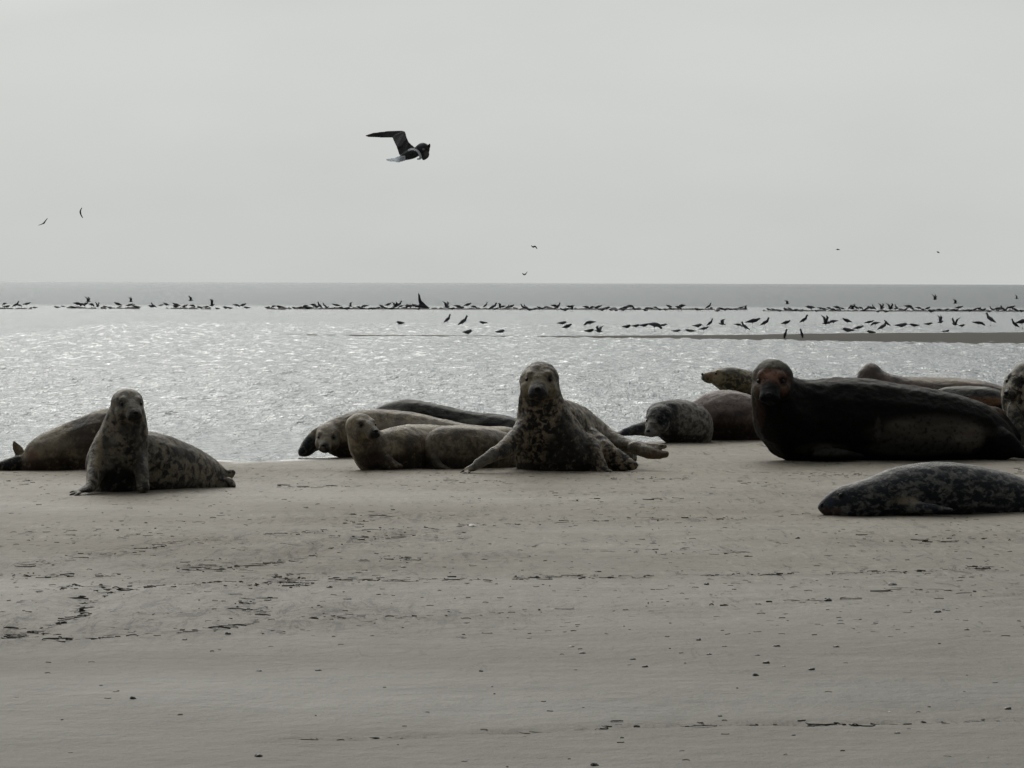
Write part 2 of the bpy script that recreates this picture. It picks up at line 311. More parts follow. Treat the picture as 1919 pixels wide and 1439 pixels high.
# ------------------------------------------------------------ seals
from mathutils.bvhtree import BVHTree
def seal(name, base, limbs, material, paints, label, cat='seal', voxel=.0105, eyes=(), nose=None, heads=(), wrinkle=.004, iters=11):
    o0 = G(*base); o0.z = float(sand_z(np.array([o0.x]), np.array([o0.y]))[0]); root = tag(empty(name, o0), label, cat, 'grey seals hauled out on the sand')
    s = Soup()
    for k in limbs: s.limb(k)
    H = [(s.head(*h[:6]), h) for h in heads]
    me = s.build(name+'_body', voxel, 2, o0)
    V = coords(me); E = np.empty(len(me.edges)*2, np.int32); me.edges.foreach_get('vertices', E); E = E.reshape(-1, 2)
    B = np.array(s.balls); B[:, :3] -= np.array(o0); wgt = np.empty(len(V))
    for i in range(0, len(V), 4000):
        dd = np.linalg.norm(V[i:i+4000, None]-B[None, :, :3], axis=2)-B[None, :, 3]; wgt[i:i+4000] = B[dd.argmin(1), 3]
    wgt = np.clip(wgt/.11, .12, 1)[:, None]*.6; deg = np.bincount(E.ravel(), minlength=len(V))[:, None]
    for _ in range(iters):
        A = np.zeros_like(V)
        for c_ in range(3): A[:, c_] = np.bincount(E[:, 0], V[E[:, 1], c_], len(V))+np.bincount(E[:, 1], V[E[:, 0], c_], len(V))
        V = V+(A/np.maximum(deg, 1)-V)*wgt
        wgt = .5*wgt+.5*((np.bincount(E[:, 0], wgt[E[:, 1], 0], len(V))+np.bincount(E[:, 1], wgt[E[:, 0], 0], len(V)))/np.maximum(deg[:, 0], 1))[:, None]
    me.vertices.foreach_set('co', V.ravel()); me.update()
    Nn = np.array([v.normal[:] for v in me.vertices]); sd = base[0]*.01
    dz = np.array([noise.fractal(Vector((v[0]*6+sd, v[1]*6, v[2]*9)), .8, 2.0, 3)+.5*noise.noise(Vector((v[0]*22+sd, v[1]*22, v[2]*30))) for v in V])
    V = V + Nn*(dz*wrinkle)[:, None]
    q = np.clip((.13-V[:, 2])/.13, 0, 1); V[:, 2] -= .045*q*q*(3-2*q)*np.clip((wgt[:, 0]-.12)/.18, 0, 1); V[:, 2] = np.maximum(V[:, 2], -.012)
    me.vertices.foreach_set('co', V.ravel()); me.update()
    W = V+np.array(o0); tree = BVHTree.FromPolygons([tuple(x) for x in W], [tuple(p.vertices) for p in me.polygons])
    def onskin(px, py):                         # first skin point met along the sight line
        o = Vector((0, 0, CAMH)); return tree.ray_cast(o, (P(px, py, 10)-o).normalized())[0]
    col = np.zeros((len(V), 4))
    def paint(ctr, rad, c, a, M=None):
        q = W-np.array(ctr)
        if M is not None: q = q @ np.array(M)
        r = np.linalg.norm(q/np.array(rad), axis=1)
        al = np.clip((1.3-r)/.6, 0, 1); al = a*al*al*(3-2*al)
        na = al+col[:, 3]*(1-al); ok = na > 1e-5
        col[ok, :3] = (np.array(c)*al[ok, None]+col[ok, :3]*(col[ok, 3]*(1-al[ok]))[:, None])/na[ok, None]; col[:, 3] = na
    def bead(nm, h, r3, mt, M=None):
        q = Soup(); q.ball((0, 0, 0), r3, 3, M)
        e = link(nm, mesh(nm, q.v[0], q.f), mt, root); e.location = h-o0; return e
    for (loc, M, k), h in H:
        face, muz = h[6], h[7]
        if face: paint(loc(0, 1.0, .1), (.8*k, 1.1*k, .62*k), face, .8, M)
        for q in (-1, 1):
            paint(loc(q*.60, .98, .20), (.24*k, .30*k, .22*k), (.012, .011, .010), .92, M)
        mz = h[8] if len(h) > 8 else 1
        if muz: paint(loc(0, 2.0, -.36), (.40*k*mz, .7*k*mz, .46*k*mz), muz, 1, M); paint(loc(0, 1.9, -.36), (.34*k*mz, .6*k*mz, .4*k*mz), muz, 1, M)
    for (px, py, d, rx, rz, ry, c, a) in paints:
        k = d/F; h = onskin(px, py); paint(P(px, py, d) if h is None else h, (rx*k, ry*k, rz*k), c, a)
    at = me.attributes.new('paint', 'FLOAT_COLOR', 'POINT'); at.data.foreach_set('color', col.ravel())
    link('body', me, material, root)
    for (loc, M, k), h in H:
        for q in (-1, 1):
            o = loc(q*1.4, 1.75, .30); c_ = loc(q*.30, .75, .16); x = tree.ray_cast(o, (c_-o).normalized())[0]
            if x: bead('eye', x, (.10*k,)*3, EYE)
        o = loc(0, 4, -.1); x = tree.ray_cast(o, (loc(0, 0, -.1)-o).normalized())[0]
        if x: bead('nose', x, (.15*k, .09*k, .11*k), NOSE, M)
    for e in eyes:
        h = onskin(e[0], e[1])
        if h: bead('eye', h, (e[2],)*3, EYE)
    if nose:
        h = onskin(nose[0], nose[1])
        if h: bead('nose', h+Vector((0, nose[2]*.3, 0)), (nose[2], nose[2]*.7, nose[3]), NOSE)
    return root
K = (.006, .006, .007); TAN = (.26, .20, .12); GREYP = (.20, .19, .17)
fur_mot = pelt('mottled_pelt', (.25, .22, .17), (.018, .017, .016), .43, .57, 22, seed=2, sheen=.14)
fur_chest = pelt('dark_mottled_pelt', (.27, .225, .16), (.010, .009, .008), .45, .58, 26, seed=12, sheen=.14)
fur_black = pelt('black_pelt', (.007, .0065, .0065), (.003, .003, .003), .35, .7, 8, seed=3, sheen=.03, spec=.08)
fur_spot = pelt('blue_black_spotted_pelt', (.15, .155, .15), (.007, .011, .019), .48, .60, 25, seed=4, fine=.4, stretch=(.8, 1, 1.2), sheen=.1)
fur_tan = pelt('tan_pelt', (.34, .285, .20), (.11, .09, .065), .40, .60, 9, seed=5, fine=.55)
fur_fawn = pelt('fawn_pelt', (.25, .215, .165), (.10, .085, .066), .40, .60, 16, seed=15, fine=.6)
fur_brown = pelt('brown_pelt', (.155, .115, .10), (.05, .038, .036), .40, .60, 10, seed=6)
fur_dark = pelt('dark_striped_pelt', (.045, .045, .04), (.006, .007, .008), .44, .58, 18, seed=7, stretch=(.5, 1, 1.4), sheen=.05, spec=.15)
fur_light = pelt('silver_pelt', (.28, .27, .25), (.08, .075, .07), .42, .58, 22, seed=8, sheen=.02, spec=.12)
fur_olive = pelt('olive_pelt', (.22, .19, .11), (.035, .032, .02), .44, .56, 24, seed=9)
fur_speck = pelt('speckled_pelt', (.36, .32, .25), (.014, .012, .011), .44, .57, 20, seed=12)
MUZ = (.008, .009, .011)

# sitting seal on the left
seal('grey_seal', (225, 925), [
    [(238, 757, 24.2, 30, 27, 30), (237, 774, 24.2, 37, 30, 34), (234, 800, 24.22, 45, 34, 40), (226, 834, 24.25, 54, 40, 50), (217, 868, 24.29, 60, 40, 54), (216, 897, 24.3, 52, 30, 48)],
    [(230, 850, 24.3, 40, 45, 45), (290, 866, 24.45, 48, 58, 55), (330, 874, 24.6, 46, 51, 52), (380, 888, 24.8, 38, 38, 42), (408, 900, 24.9, 24, 23, 28)],
    [(190, 852, 24.2, 24, 34, 22), (178, 884, 24.08, 17, 22, 16), (170, 906, 23.95, 12, 12, 12), (158, 918, 23.85, 13, 6, 10), (145, 921, 23.8, 8, 4, 8)],
    [(148, 921, 23.8, 6, 4, 5), (136, 920, 23.82, 4, 3, 4), (131, 924, 23.8, 3, 2.5, 3)], [(148, 922, 23.76, 6, 4, 5), (137, 925, 23.72, 4, 3, 4), (130, 928, 23.7, 3, 2.5, 3)], [(150, 923, 23.72, 6, 4, 5), (141, 928, 23.66, 4, 3, 4), (137, 931, 23.62, 3, 2.5, 3)],
    [(262, 862, 24.2, 16, 26, 18), (266, 890, 24.08, 14, 20, 14), (268, 912, 24.0, 14, 9, 12)],
    [(405, 900, 24.85, 18, 18, 18), (425, 893, 24.85, 11, 15, 8), (436, 886, 24.85, 7, 8, 5)],
    [(410, 903, 24.8, 16, 14, 14), (430, 904, 24.75, 9, 12, 7), (439, 911, 24.7, 5, 6, 5)]],
    fur_mot, [(222, 902, 24.0, 36, 32, 60, K, .98), (245, 805, 24, 24, 14, 40, (.03, .028, .03), .75), (262, 835, 24, 14, 26, 40, (.03, .026, .024), .7), (215, 822, 24, 12, 10, 40, (.22, .20, .17), .6), (196, 835, 24, 12, 16, 40, (.03, .03, .03), .6), (228, 858, 24, 10, 8, 40, (.2, .18, .15), .6), (205, 872, 24, 9, 8, 40, (.18, .16, .14), .5), (262, 880, 24.0, 16, 40, 30, (.02, .018, .016), .75), (205, 850, 24.0, 22, 24, 40, (.13, .12, .10), .4), (184, 850, 24.1, 8, 50, 40, TAN, .6),  # TAN strip on the left edge is painted rim light
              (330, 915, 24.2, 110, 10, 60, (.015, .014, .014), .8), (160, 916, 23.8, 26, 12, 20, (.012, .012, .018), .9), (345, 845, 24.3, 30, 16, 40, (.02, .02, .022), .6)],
    'grey mottled seal sitting upright at left with a black chest, rump to the right',
    heads=[(238, 757, 24.15, 34, 20, 9, (.14, .125, .095), MUZ)])
# seal lying behind it
seal('grey_seal', (120, 880), [
    [(58, 862, 26.9, 18, 20, 22), (80, 848, 26.9, 32, 33, 36), (120, 838, 27.0, 42, 43, 48), (160, 830, 27.0, 46, 52, 52), (195, 822, 27.0, 46, 58, 52), (225, 812, 27.0, 38, 48, 46), (236, 795, 26.9, 30, 36, 34), (236, 778, 26.8, 28, 28, 30)],
    [(66, 862, 26.85, 12, 16, 12), (66, 870, 26.85, 12, 10, 10)],
    [(55, 866, 26.95, 16, 15, 14), (32, 866, 26.9, 14, 14, 9), (8, 872, 26.85, 17, 11, 8), (-22, 876, 26.8, 20, 8, 8)],
    [(42, 864, 27.0, 14, 14, 10), (36, 848, 27.0, 10, 14, 6), (28, 836, 27.0, 7, 11, 4), (25, 829, 27.0, 3, 5, 3)]],
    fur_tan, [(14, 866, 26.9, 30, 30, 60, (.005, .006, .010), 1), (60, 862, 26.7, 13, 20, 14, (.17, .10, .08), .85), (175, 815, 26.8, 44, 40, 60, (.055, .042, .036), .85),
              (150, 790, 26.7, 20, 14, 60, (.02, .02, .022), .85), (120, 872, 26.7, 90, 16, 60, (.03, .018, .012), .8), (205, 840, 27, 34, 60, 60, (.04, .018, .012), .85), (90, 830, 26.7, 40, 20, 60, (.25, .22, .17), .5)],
    'tan seal lying at the left frame edge, dark hind flippers raised')
# three overlapping seals, left of the centre
seal('grey_seal', (800, 845), [
    [(702, 800, 30.1, 24, 30, 30), (725, 798, 30.2, 36, 42, 44), (765, 796, 30.2, 44, 50, 50), (815, 804, 30.2, 46, 49, 50), (880, 812, 30.2, 42, 43, 46), (950, 820, 30.2, 42, 42, 46), (1010, 826, 30.2, 30, 28, 36), (1050, 834, 30.2, 14, 12, 20)]],
    fur_dark, [(880, 790, 30.0, 22, 5, 40, (.14, .14, .12), .7), (780, 752, 30, 70, 7, 60, (.07, .07, .065), .6)], 'black striped seal of which only the dark back shows, left of the big upright seal')
seal('grey_seal', (640, 853), [
    [(616, 815, 29.35, 24, 24, 26), (634, 815, 29.4, 32, 34, 34), (662, 810, 29.45, 38, 40, 42), (700, 810, 29.5, 44, 45, 48), (760, 815, 29.5, 46, 46, 50), (820, 824, 29.5, 44, 42, 46), (890, 832, 29.5, 38, 36, 42), (960, 836, 29.5, 36, 36, 40), (1010, 840, 29.5, 22, 16, 20)],
    [(610, 815, 29.45, 18, 24, 18), (592, 822, 29.45, 14, 20, 12), (576, 836, 29.4, 12, 15, 10), (564, 846, 29.35, 7, 8, 8)]],
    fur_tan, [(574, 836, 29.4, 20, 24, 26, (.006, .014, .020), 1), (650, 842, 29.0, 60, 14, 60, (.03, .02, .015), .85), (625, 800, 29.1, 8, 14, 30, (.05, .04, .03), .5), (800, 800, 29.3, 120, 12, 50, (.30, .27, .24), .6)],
    'tan seal with a long pale back, lowest head of the three overlapping seals',
    heads=[(616, 817, 29.3, 27, -8, 14, (.17, .15, .11), MUZ)])
seal('grey_seal', (800, 880), [
    [(676, 797, 26.95, 24, 24, 26), (679, 812, 26.95, 31, 28, 32), (690, 834, 27.0, 38, 34, 40), (712, 846, 27.05, 44, 40, 44), (750, 840, 27.15, 46, 44, 48), (798, 838, 27.42, 44, 45, 46), (845, 839, 27.7, 38, 40, 40), (890, 842, 27.95, 24, 26, 26)],
    [(712, 850, 26.95, 14, 14, 14), (728, 864, 26.88, 11, 11, 10), (748, 874, 26.84, 10, 6, 8)]],
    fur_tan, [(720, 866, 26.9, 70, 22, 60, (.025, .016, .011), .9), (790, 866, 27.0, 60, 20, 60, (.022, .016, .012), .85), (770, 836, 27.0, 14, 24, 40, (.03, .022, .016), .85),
              (760, 794, 27.1, 80, 5, 50, (.5, .46, .38), .8), (800, 800, 27.0, 40, 5, 40, (.4, .36, .28), .6), (880, 868, 27.2, 60, 12, 60, (.04, .03, .025), .8), (700, 830, 26.8, 26, 14, 30, (.05, .04, .033), .7)],  # thin pale strips along the top edge are painted rim light
    'pale brown seal in front of the overlapping group, head turned right',
    heads=[(675, 798, 26.92, 29, 34, 5, (.15, .13, .10), MUZ)])
seal('grey_seal', (870, 880), [
    [(803, 838, 27.16, 13, 22, 16), (824, 836, 27.16, 28, 37, 30), (860, 839, 27.18, 42, 44, 42), (900, 842, 27.25, 44, 43, 42), (940, 845, 27.45, 36, 38, 36), (975, 852, 27.7, 22, 24, 24)],
    [(812, 846, 27.1, 10, 12, 10), (818, 864, 27.04, 8, 11, 8), (832, 877, 27.0, 10, 5, 8), (846, 880, 26.98, 6, 3, 6)]],
    fur_fawn, [(830, 870, 27, 60, 14, 60, (.035, .026, .02), .8), (800, 832, 27, 7, 16, 30, (.36, .31, .24), .6), (905, 800, 27.1, 70, 5, 60, (.42, .38, .3), .7), (880, 872, 27, 60, 10, 60, (.05, .04, .032), .7)],  # pale strips at the front and top edges are painted rim light
    'grey brown seal tucked between the pale seal and the big upright one')
# big upright seal in the centre
seal('grey_seal', (1045, 888), [
    [(1012, 714, 26.85, 32, 30, 34), (1013, 732, 26.85, 40, 36, 38), (1015, 760, 26.88, 46, 40, 44), (1022, 797, 26.93, 60, 46, 56), (1034, 832, 27.0, 76, 46, 70), (1046, 862, 27.05, 84, 40, 76)],
    [(1038, 790, 27.1, 52, 48, 50), (1072, 806, 27.4, 52, 50, 56), (1108, 828, 27.7, 44, 44, 50), (1150, 844, 27.9, 28, 26, 34), (1180, 850, 28.0, 16, 14, 20)],
    [(985, 812, 26.85, 24, 34, 28), (956, 834, 26.65, 17, 20, 18), (922, 853, 26.48, 12, 13, 13), (893, 870, 26.42, 9, 9, 10), (876, 881, 26.38, 8, 5, 8)],
    [(878, 880, 26.4, 6, 4, 5), (866, 883, 26.42, 4, 3, 4), (861, 887, 26.42, 3, 2.5, 3)], [(878, 882, 26.36, 6, 4, 5), (868, 887, 26.32, 4, 3, 4), (863, 890, 26.3, 3, 2.5, 3)], [(880, 884, 26.32, 6, 4, 5), (873, 890, 26.26, 4, 3, 4), (870, 893, 26.22, 3, 2.5, 3)],
    [(1100, 826, 27.2, 30, 30, 30), (1135, 846, 27.05, 22, 20, 20), (1160, 860, 27.0, 18, 15, 14), (1186, 869, 26.95, 12, 9, 10)],
    [(1130, 820, 27.6, 26, 20, 24), (1165, 832, 27.5, 20, 15, 18), (1205, 836, 27.4, 20, 10, 10), (1243, 836, 27.35, 10, 6, 8)],
    [(1190, 838, 27.38, 16, 12, 12), (1225, 850, 27.32, 18, 10, 9), (1247, 851, 27.3, 9, 8, 7)],
    [(1105, 840, 26.98, 20, 30, 22), (1124, 868, 26.85, 15, 16, 16), (1134, 883, 26.8, 14, 6, 12)]],
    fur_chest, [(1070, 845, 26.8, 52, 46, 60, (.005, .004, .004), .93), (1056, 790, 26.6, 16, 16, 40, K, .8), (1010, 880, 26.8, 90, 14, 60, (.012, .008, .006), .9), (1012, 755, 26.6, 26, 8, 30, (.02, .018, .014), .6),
              (985, 722, 26.6, 9, 22, 34, (.22, .18, .11), .85), (1036, 735, 26.6, 8, 24, 34, (.18, .155, .10), .7),
              (1170, 845, 27.3, 80, 44, 60, (.16, .14, .11), .6), (1235, 856, 27.2, 30, 12, 30, (.10, .065, .04), .85), (905, 858, 26.4, 46, 30, 20, (.15, .145, .135), .7), (950, 845, 26.5, 16, 16, 20, (.03, .03, .035), .8)],
    'large mottled seal propped upright in the centre, one foreflipper stretched out to the left', wrinkle=.008,
    heads=[(1011, 713, 26.8, 40, -3, 7, (.17, .145, .095), MUZ, 1.3)])
# right of it: two resting seals and a raised head
seal('grey_seal', (1280, 828), [
    [(1236, 780, 31.75, 27, 28, 30), (1250, 784, 31.8, 34, 35, 36), (1272, 788, 31.9, 40, 41, 44), (1296, 792, 32.0, 40, 38, 46), (1312, 806, 32.1, 26, 24, 36)],
    [(1225, 800, 31.85, 16, 15, 14), (1192, 804, 31.8, 14, 10, 10), (1168, 811, 31.75, 10, 6, 8), (1156, 814, 31.7, 6, 4, 6)]],
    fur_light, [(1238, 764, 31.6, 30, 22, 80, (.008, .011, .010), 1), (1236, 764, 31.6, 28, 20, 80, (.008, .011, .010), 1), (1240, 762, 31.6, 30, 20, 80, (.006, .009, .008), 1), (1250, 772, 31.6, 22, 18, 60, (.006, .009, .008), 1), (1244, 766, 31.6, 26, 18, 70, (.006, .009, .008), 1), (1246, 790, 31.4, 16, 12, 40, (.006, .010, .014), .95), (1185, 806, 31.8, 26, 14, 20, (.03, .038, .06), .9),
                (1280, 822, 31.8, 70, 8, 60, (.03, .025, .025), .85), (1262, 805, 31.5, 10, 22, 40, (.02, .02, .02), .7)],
    'small silver seal with a black hood, just right of the upright one',
    heads=[(1237, 782, 31.65, 27, -30, 24, None, (.15, .15, .16))])
seal('grey_seal', (1360, 823), [
    [(1300, 790, 32.6, 28, 28, 36), (1330, 780, 32.6, 42, 44, 50), (1365, 776, 32.6, 46, 47, 54), (1405, 784, 32.6, 44, 42, 50), (1440, 796, 32.7, 34, 30, 44), (1480, 806, 32.8, 20, 18, 26)]],
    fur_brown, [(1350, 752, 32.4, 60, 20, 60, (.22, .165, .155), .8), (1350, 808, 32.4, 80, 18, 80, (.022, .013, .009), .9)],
    'rounded pinkish brown seal lying between the silver one and the big black one')
seal('grey_seal', (1440, 812), [
    [(1352, 708, 34.0, 20, 20, 20), (1370, 714, 34.0, 27, 27, 27), (1394, 724, 34.1, 32, 33, 32), (1430, 738, 34.3, 36, 38, 40), (1480, 760, 34.6, 44, 44, 46), (1540, 776, 35.0, 42, 40, 44)],
    [(1420, 760, 34.2, 34, 38, 40), (1410, 790, 34.2, 36, 24, 38)]],
    fur_olive, [(1345, 706, 34, 10, 14, 30, (.30, .24, .15), .7), (1366, 692, 34, 12, 6, 30, (.02, .02, .015), .85), (1400, 735, 34, 40, 10, 60, (.03, .02, .012), .7)],
    'olive brown seal with its snout lifted, just left of the big black one',
    heads=[(1358, 708, 34.0, 22, -78, -12, (.26, .17, .10), (.02, .018, .018))])
# big black bull
seal('grey_seal', (1640, 864), [
    [(1447, 708, 28.45, 35, 34, 38), (1447, 726, 28.45, 41, 38, 40), (1454, 754, 28.48, 49, 44, 48), (1472, 784, 28.55, 62, 66, 60), (1510, 788, 28.65, 70, 74, 66), (1560, 785, 28.7, 76, 80, 72), (1620, 786, 28.75, 78, 79, 72), (1690, 791, 28.8, 72, 73, 68), (1760, 797, 28.85, 64, 67, 62), (1815, 803, 28.9, 54, 58, 54), (1850, 812, 28.9, 42, 44, 46), (1880, 828, 28.9, 26, 26, 34)],
    [(1462, 728, 28.5, 36, 30, 36), (1490, 752, 28.6, 50, 44, 50), (1530, 765, 28.65, 52, 54, 54)],
    [(1862, 822, 28.8, 26, 30, 24), (1885, 830, 28.72, 20, 24, 14), (1905, 840, 28.68, 12, 15, 10), (1920, 850, 28.64, 8, 8, 8)],
    [(1840, 790, 28.9, 26, 26, 26), (1865, 785, 28.95, 20, 24, 14), (1885, 800, 28.95, 14, 18, 10), (1905, 820, 28.95, 10, 14, 8)],
    [(1550, 848, 28.45, 34, 10, 14), (1600, 853, 28.42, 22, 7, 12)]],
    fur_black, [(1446, 676, 28.3, 44, 14, 80, (.10, .095, .07), .85), (1412, 740, 28.4, 8, 60, 60, (.10, .08, .055), .6), (1422, 775, 28.4, 12, 30, 40, (.04, .02, .016), .7),  # narrow strip down the left edge is rim light put into the coat
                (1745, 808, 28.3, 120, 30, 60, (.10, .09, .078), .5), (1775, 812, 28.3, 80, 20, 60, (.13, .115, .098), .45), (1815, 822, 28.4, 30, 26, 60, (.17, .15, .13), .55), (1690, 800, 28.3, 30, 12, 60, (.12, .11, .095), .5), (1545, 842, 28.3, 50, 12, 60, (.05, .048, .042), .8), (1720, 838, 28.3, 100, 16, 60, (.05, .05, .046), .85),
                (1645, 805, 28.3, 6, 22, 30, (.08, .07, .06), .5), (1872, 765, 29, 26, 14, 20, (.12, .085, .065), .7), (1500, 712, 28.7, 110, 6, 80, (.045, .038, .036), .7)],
    'huge black bull seal with a reddish face and a grey belly patch, on its side', wrinkle=.006,
    heads=[(1448, 710, 28.4, 42, -9, 16, (.22, .115, .08), (.004, .005, .007), 1.75)])
# behind the bull
seal('grey_seal', (1720, 838), [
    [(1632, 700, 31.0, 22, 21, 24), (1632, 710, 31.0, 27, 26, 28), (1654, 728, 31.0, 32, 32, 34), (1692, 748, 31.05, 42, 44, 46), (1740, 757, 31.1, 48, 52, 52), (1800, 761, 31.1, 50, 54, 54), (1860, 768, 31.2, 44, 50, 50), (1920, 782, 31.3, 36, 38, 40), (1970, 796, 31.4, 18, 20, 24)]],
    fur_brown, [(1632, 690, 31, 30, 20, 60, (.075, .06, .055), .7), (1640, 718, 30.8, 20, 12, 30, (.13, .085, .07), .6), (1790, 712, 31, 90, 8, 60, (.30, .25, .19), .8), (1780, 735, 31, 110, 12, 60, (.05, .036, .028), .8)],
    'brown seal lying behind the bull, back of its head to us')
seal('grey_seal', (1800, 852), [
    [(1748, 768, 29.8, 26, 34, 32), (1780, 768, 29.8, 40, 45, 44), (1820, 768, 29.8, 44, 46, 46), (1860, 772, 29.8, 38, 46, 44), (1905, 790, 29.9, 30, 34, 38), (1940, 806, 30.0, 18, 18, 20)]],
    fur_dark, [(1800, 724, 29.8, 70, 4, 60, (.22, .22, .19), .8), (1840, 752, 29.5, 50, 8, 40, (.22, .11, .05), .6)],  # pale line along the back is rim light painted on
    'dark grey seal showing only its low back between bull and brown seal')
seal('grey_seal', (1950, 858), [
    [(1926, 706, 29.35, 32, 30, 32), (1924, 728, 29.35, 48, 38, 46), (1935, 765, 29.38, 60, 48, 56), (1968, 805, 29.4, 76, 52, 70), (1985, 832, 29.4, 72, 28, 70)],
    [(1985, 800, 29.5, 60, 52, 60), (2060, 815, 29.7, 52, 44, 54), (2130, 830, 29.9, 34, 30, 36), (2180, 840, 30, 14, 12, 16)],
    [(1900, 775, 29.2, 15, 24, 16), (1908, 800, 29.12, 13, 24, 13), (1918, 830, 29.06, 12, 18, 12), (1926, 850, 29.04, 13, 8, 12)]],
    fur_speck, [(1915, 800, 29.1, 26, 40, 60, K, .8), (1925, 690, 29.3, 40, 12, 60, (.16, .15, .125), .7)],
    'speckled seal sitting up, cut off by the right frame edge',
    heads=[(1924, 706, 29.32, 33, -48, 24, None, MUZ)])
seal('grey_seal', (1720, 962), [
    [(1540, 948, 22.0, 9, 10, 12), (1556, 943, 22.0, 18, 18, 20), (1582, 936, 22.0, 28, 27, 30), (1610, 932, 22.0, 34, 31, 36), (1645, 926, 22.05, 40, 37, 42), (1690, 918, 22.1, 48, 46, 50), (1740, 914, 22.15, 50, 50, 54), (1800, 915, 22.2, 50, 49, 54), (1860, 921, 22.25, 46, 43, 50), (1920, 930, 22.3, 38, 33, 42), (1990, 943, 22.35, 24, 20, 28), (2040, 952, 22.4, 14, 10, 16)],
    [(1680, 938, 22.0, 18, 16, 14), (1710, 946, 21.95, 20, 12, 12), (1745, 952, 21.93, 22, 8, 11), (1775, 955, 21.93, 14, 5, 9)],
    [(2035, 950, 22.3, 14, 12, 10), (2075, 948, 22.2, 16, 14, 6)], [(2035, 952, 22.5, 14, 10, 10), (2080, 954, 22.6, 18, 10, 7)]],
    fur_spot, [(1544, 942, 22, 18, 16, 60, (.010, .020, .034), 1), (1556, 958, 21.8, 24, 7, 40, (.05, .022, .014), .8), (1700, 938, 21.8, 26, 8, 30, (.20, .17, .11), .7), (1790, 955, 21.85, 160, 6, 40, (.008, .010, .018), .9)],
    'blue black spotted seal lying flat in front at lower right, head down', eyes=[(1576, 928, .012)], nose=(1541, 947, .012, .014), wrinkle=.003)
# ------------------------------------------------------------ birds
BIRD = simple('dark_bird_plumage', (.050, .046, .058), .7, .2, .4)
BIRDG = simple('grey_bird_plumage', (.11, .105, .125), .7, .2, .3)
def rot(v, a): return (v[0]*math.cos(a)-v[2]*math.sin(a), v[1], v[0]*math.sin(a)+v[2]*math.cos(a))
def wingplate(s, root, mid, tip, c0, c1, c2, th=.024):
    """one wing as a thin bent solid; root, mid, tip points and chords along x"""
    pts = [(root, c0), (mid, c1), (tip, c2)]; V = []
    for p, c in pts:
        V += [(p[0]+c*.5, p[1], p[2]), (p[0]-c*.5, p[1], p[2]), (p[0]-c*.5, p[1], p[2]-th), (p[0]+c*.5, p[1], p[2]-th)]
    Fq = [[0, 1, 2, 3], [8, 11, 10, 9]]
    for k in (0, 4):
        for j in range(4): Fq.append([k+j, k+4+j, k+4+(j+1) % 4, k+(j+1) % 4])
    s.add(V, Fq)
def bird_mesh(name, pose):
    s = Soup(); X = ICO[2]
    def line(a, b, ra, rb, n=8):
        for i in range(n+1):
            t = i/n; s.ball(np.array(a)*(1-t)+np.array(b)*t, (np.array(ra)*(1-t)+np.array(rb)*t), 1)
    up = {'stand': .18, 'alert': .5, 'upright': 1.15, 'feed': -.15}.get(pose, .05)
    z = .13 if pose in ('stand', 'alert', 'feed', 'upright', 'land') else 0
    fx = math.cos(up); fz = math.sin(up)
    tail = (-.19*fx, 0, z+.05-.19*fz); chest = (.10*fx, 0, z+.06+.10*fz)
    if pose == 'upright': tail = (-.05, 0, .02); chest = (.03, 0, .24)
    line(tail, (0, 0, z+.06), (.012, .03, .010), (.07, .065, .065)); line((0, 0, z+.06), chest, (.07, .065, .065), (.05, .05, .055))
    if pose == 'rest':
        s = Soup(); line((-.2, 0, .06), (0, 0, .06), (.012, .03, .012), (.09, .08, .06)); line((0, 0, .06), (.1, 0, .09), (.09, .08, .06), (.045, .04, .045)); line((.1, 0, .09), (.19, 0, .08), (.03, .02, .02), (.01, .01, .01))
    else:
        if pose == 'feed': hd = (.17, 0, z-.03)
        elif pose == 'alert': hd = (.13, 0, z+.22)
        elif pose == 'upright': hd = (.06, 0, .36)
        else: hd = (.17, 0, z+.12 if z else z+.07)
        line(chest, hd, (.045, .045, .045), (.036, .034, .036)); line(hd, (hd[0]+.09, 0, hd[2]-.02), (.018, .014, .014), (.006, .006, .006), 5)
        if z:
            for sy in (-.025, .025): line((0.0, sy, z+.02), (0.01, sy, 0), (.012, .012, .012), (.008, .008, .008), 9); line((0.01, sy, .006), (.05, sy, .006), (.012, .015, .007), (.008, .015, .006), 3)
    if pose == 'land':
        for sy in (-1, 1): wingplate(s, (0, sy*.04, z+.1), (.02, sy*.22, z+.32), (-.10, sy*.35, z+.42), .16, .14, .03)
    if pose == 'up':
        for sy in (-1, 1): wingplate(s, (0, sy*.04, .05), (.03, sy*.2, .28), (-.16, sy*.36, .46), .17, .15, .03)
    if pose == 'glide':
        for sy in (-1, 1): wingplate(s, (0, sy*.04, .03), (.04, sy*.27, .13), (-.07, sy*.62, .06), .17, .14, .03, .026)
    return s.build(name, .0115, 2)
BM = {p: bird_mesh('bird_'+p, p) for p in ('stand', 'alert', 'upright', 'feed', 'rest', 'land', 'up', 'glide')}
for m_ in BM.values(): m_.materials.append(BIRD)
def bird(px, py, pose, d=None, size=1., rz=0., label='', group='', name='gull', cat='gull', base=None, tilt=(0, 0), mt=None):
    o = bpy.data.objects.new(name, BM[pose]); C.objects.link(o)
    o.location = P(px, py, d) if d else G(px, py)+Vector((0, 0, WZ))
    o.scale = (size*rnd.uniform(.8, 1.2), size, size*rnd.uniform(.8, 1.2)); o.rotation_euler = (tilt[0], tilt[1], rz)
    if mt: o.material_slots[0].link = 'OBJECT'; o.material_slots[0].material = mt
    return tag(o, label, cat, group)
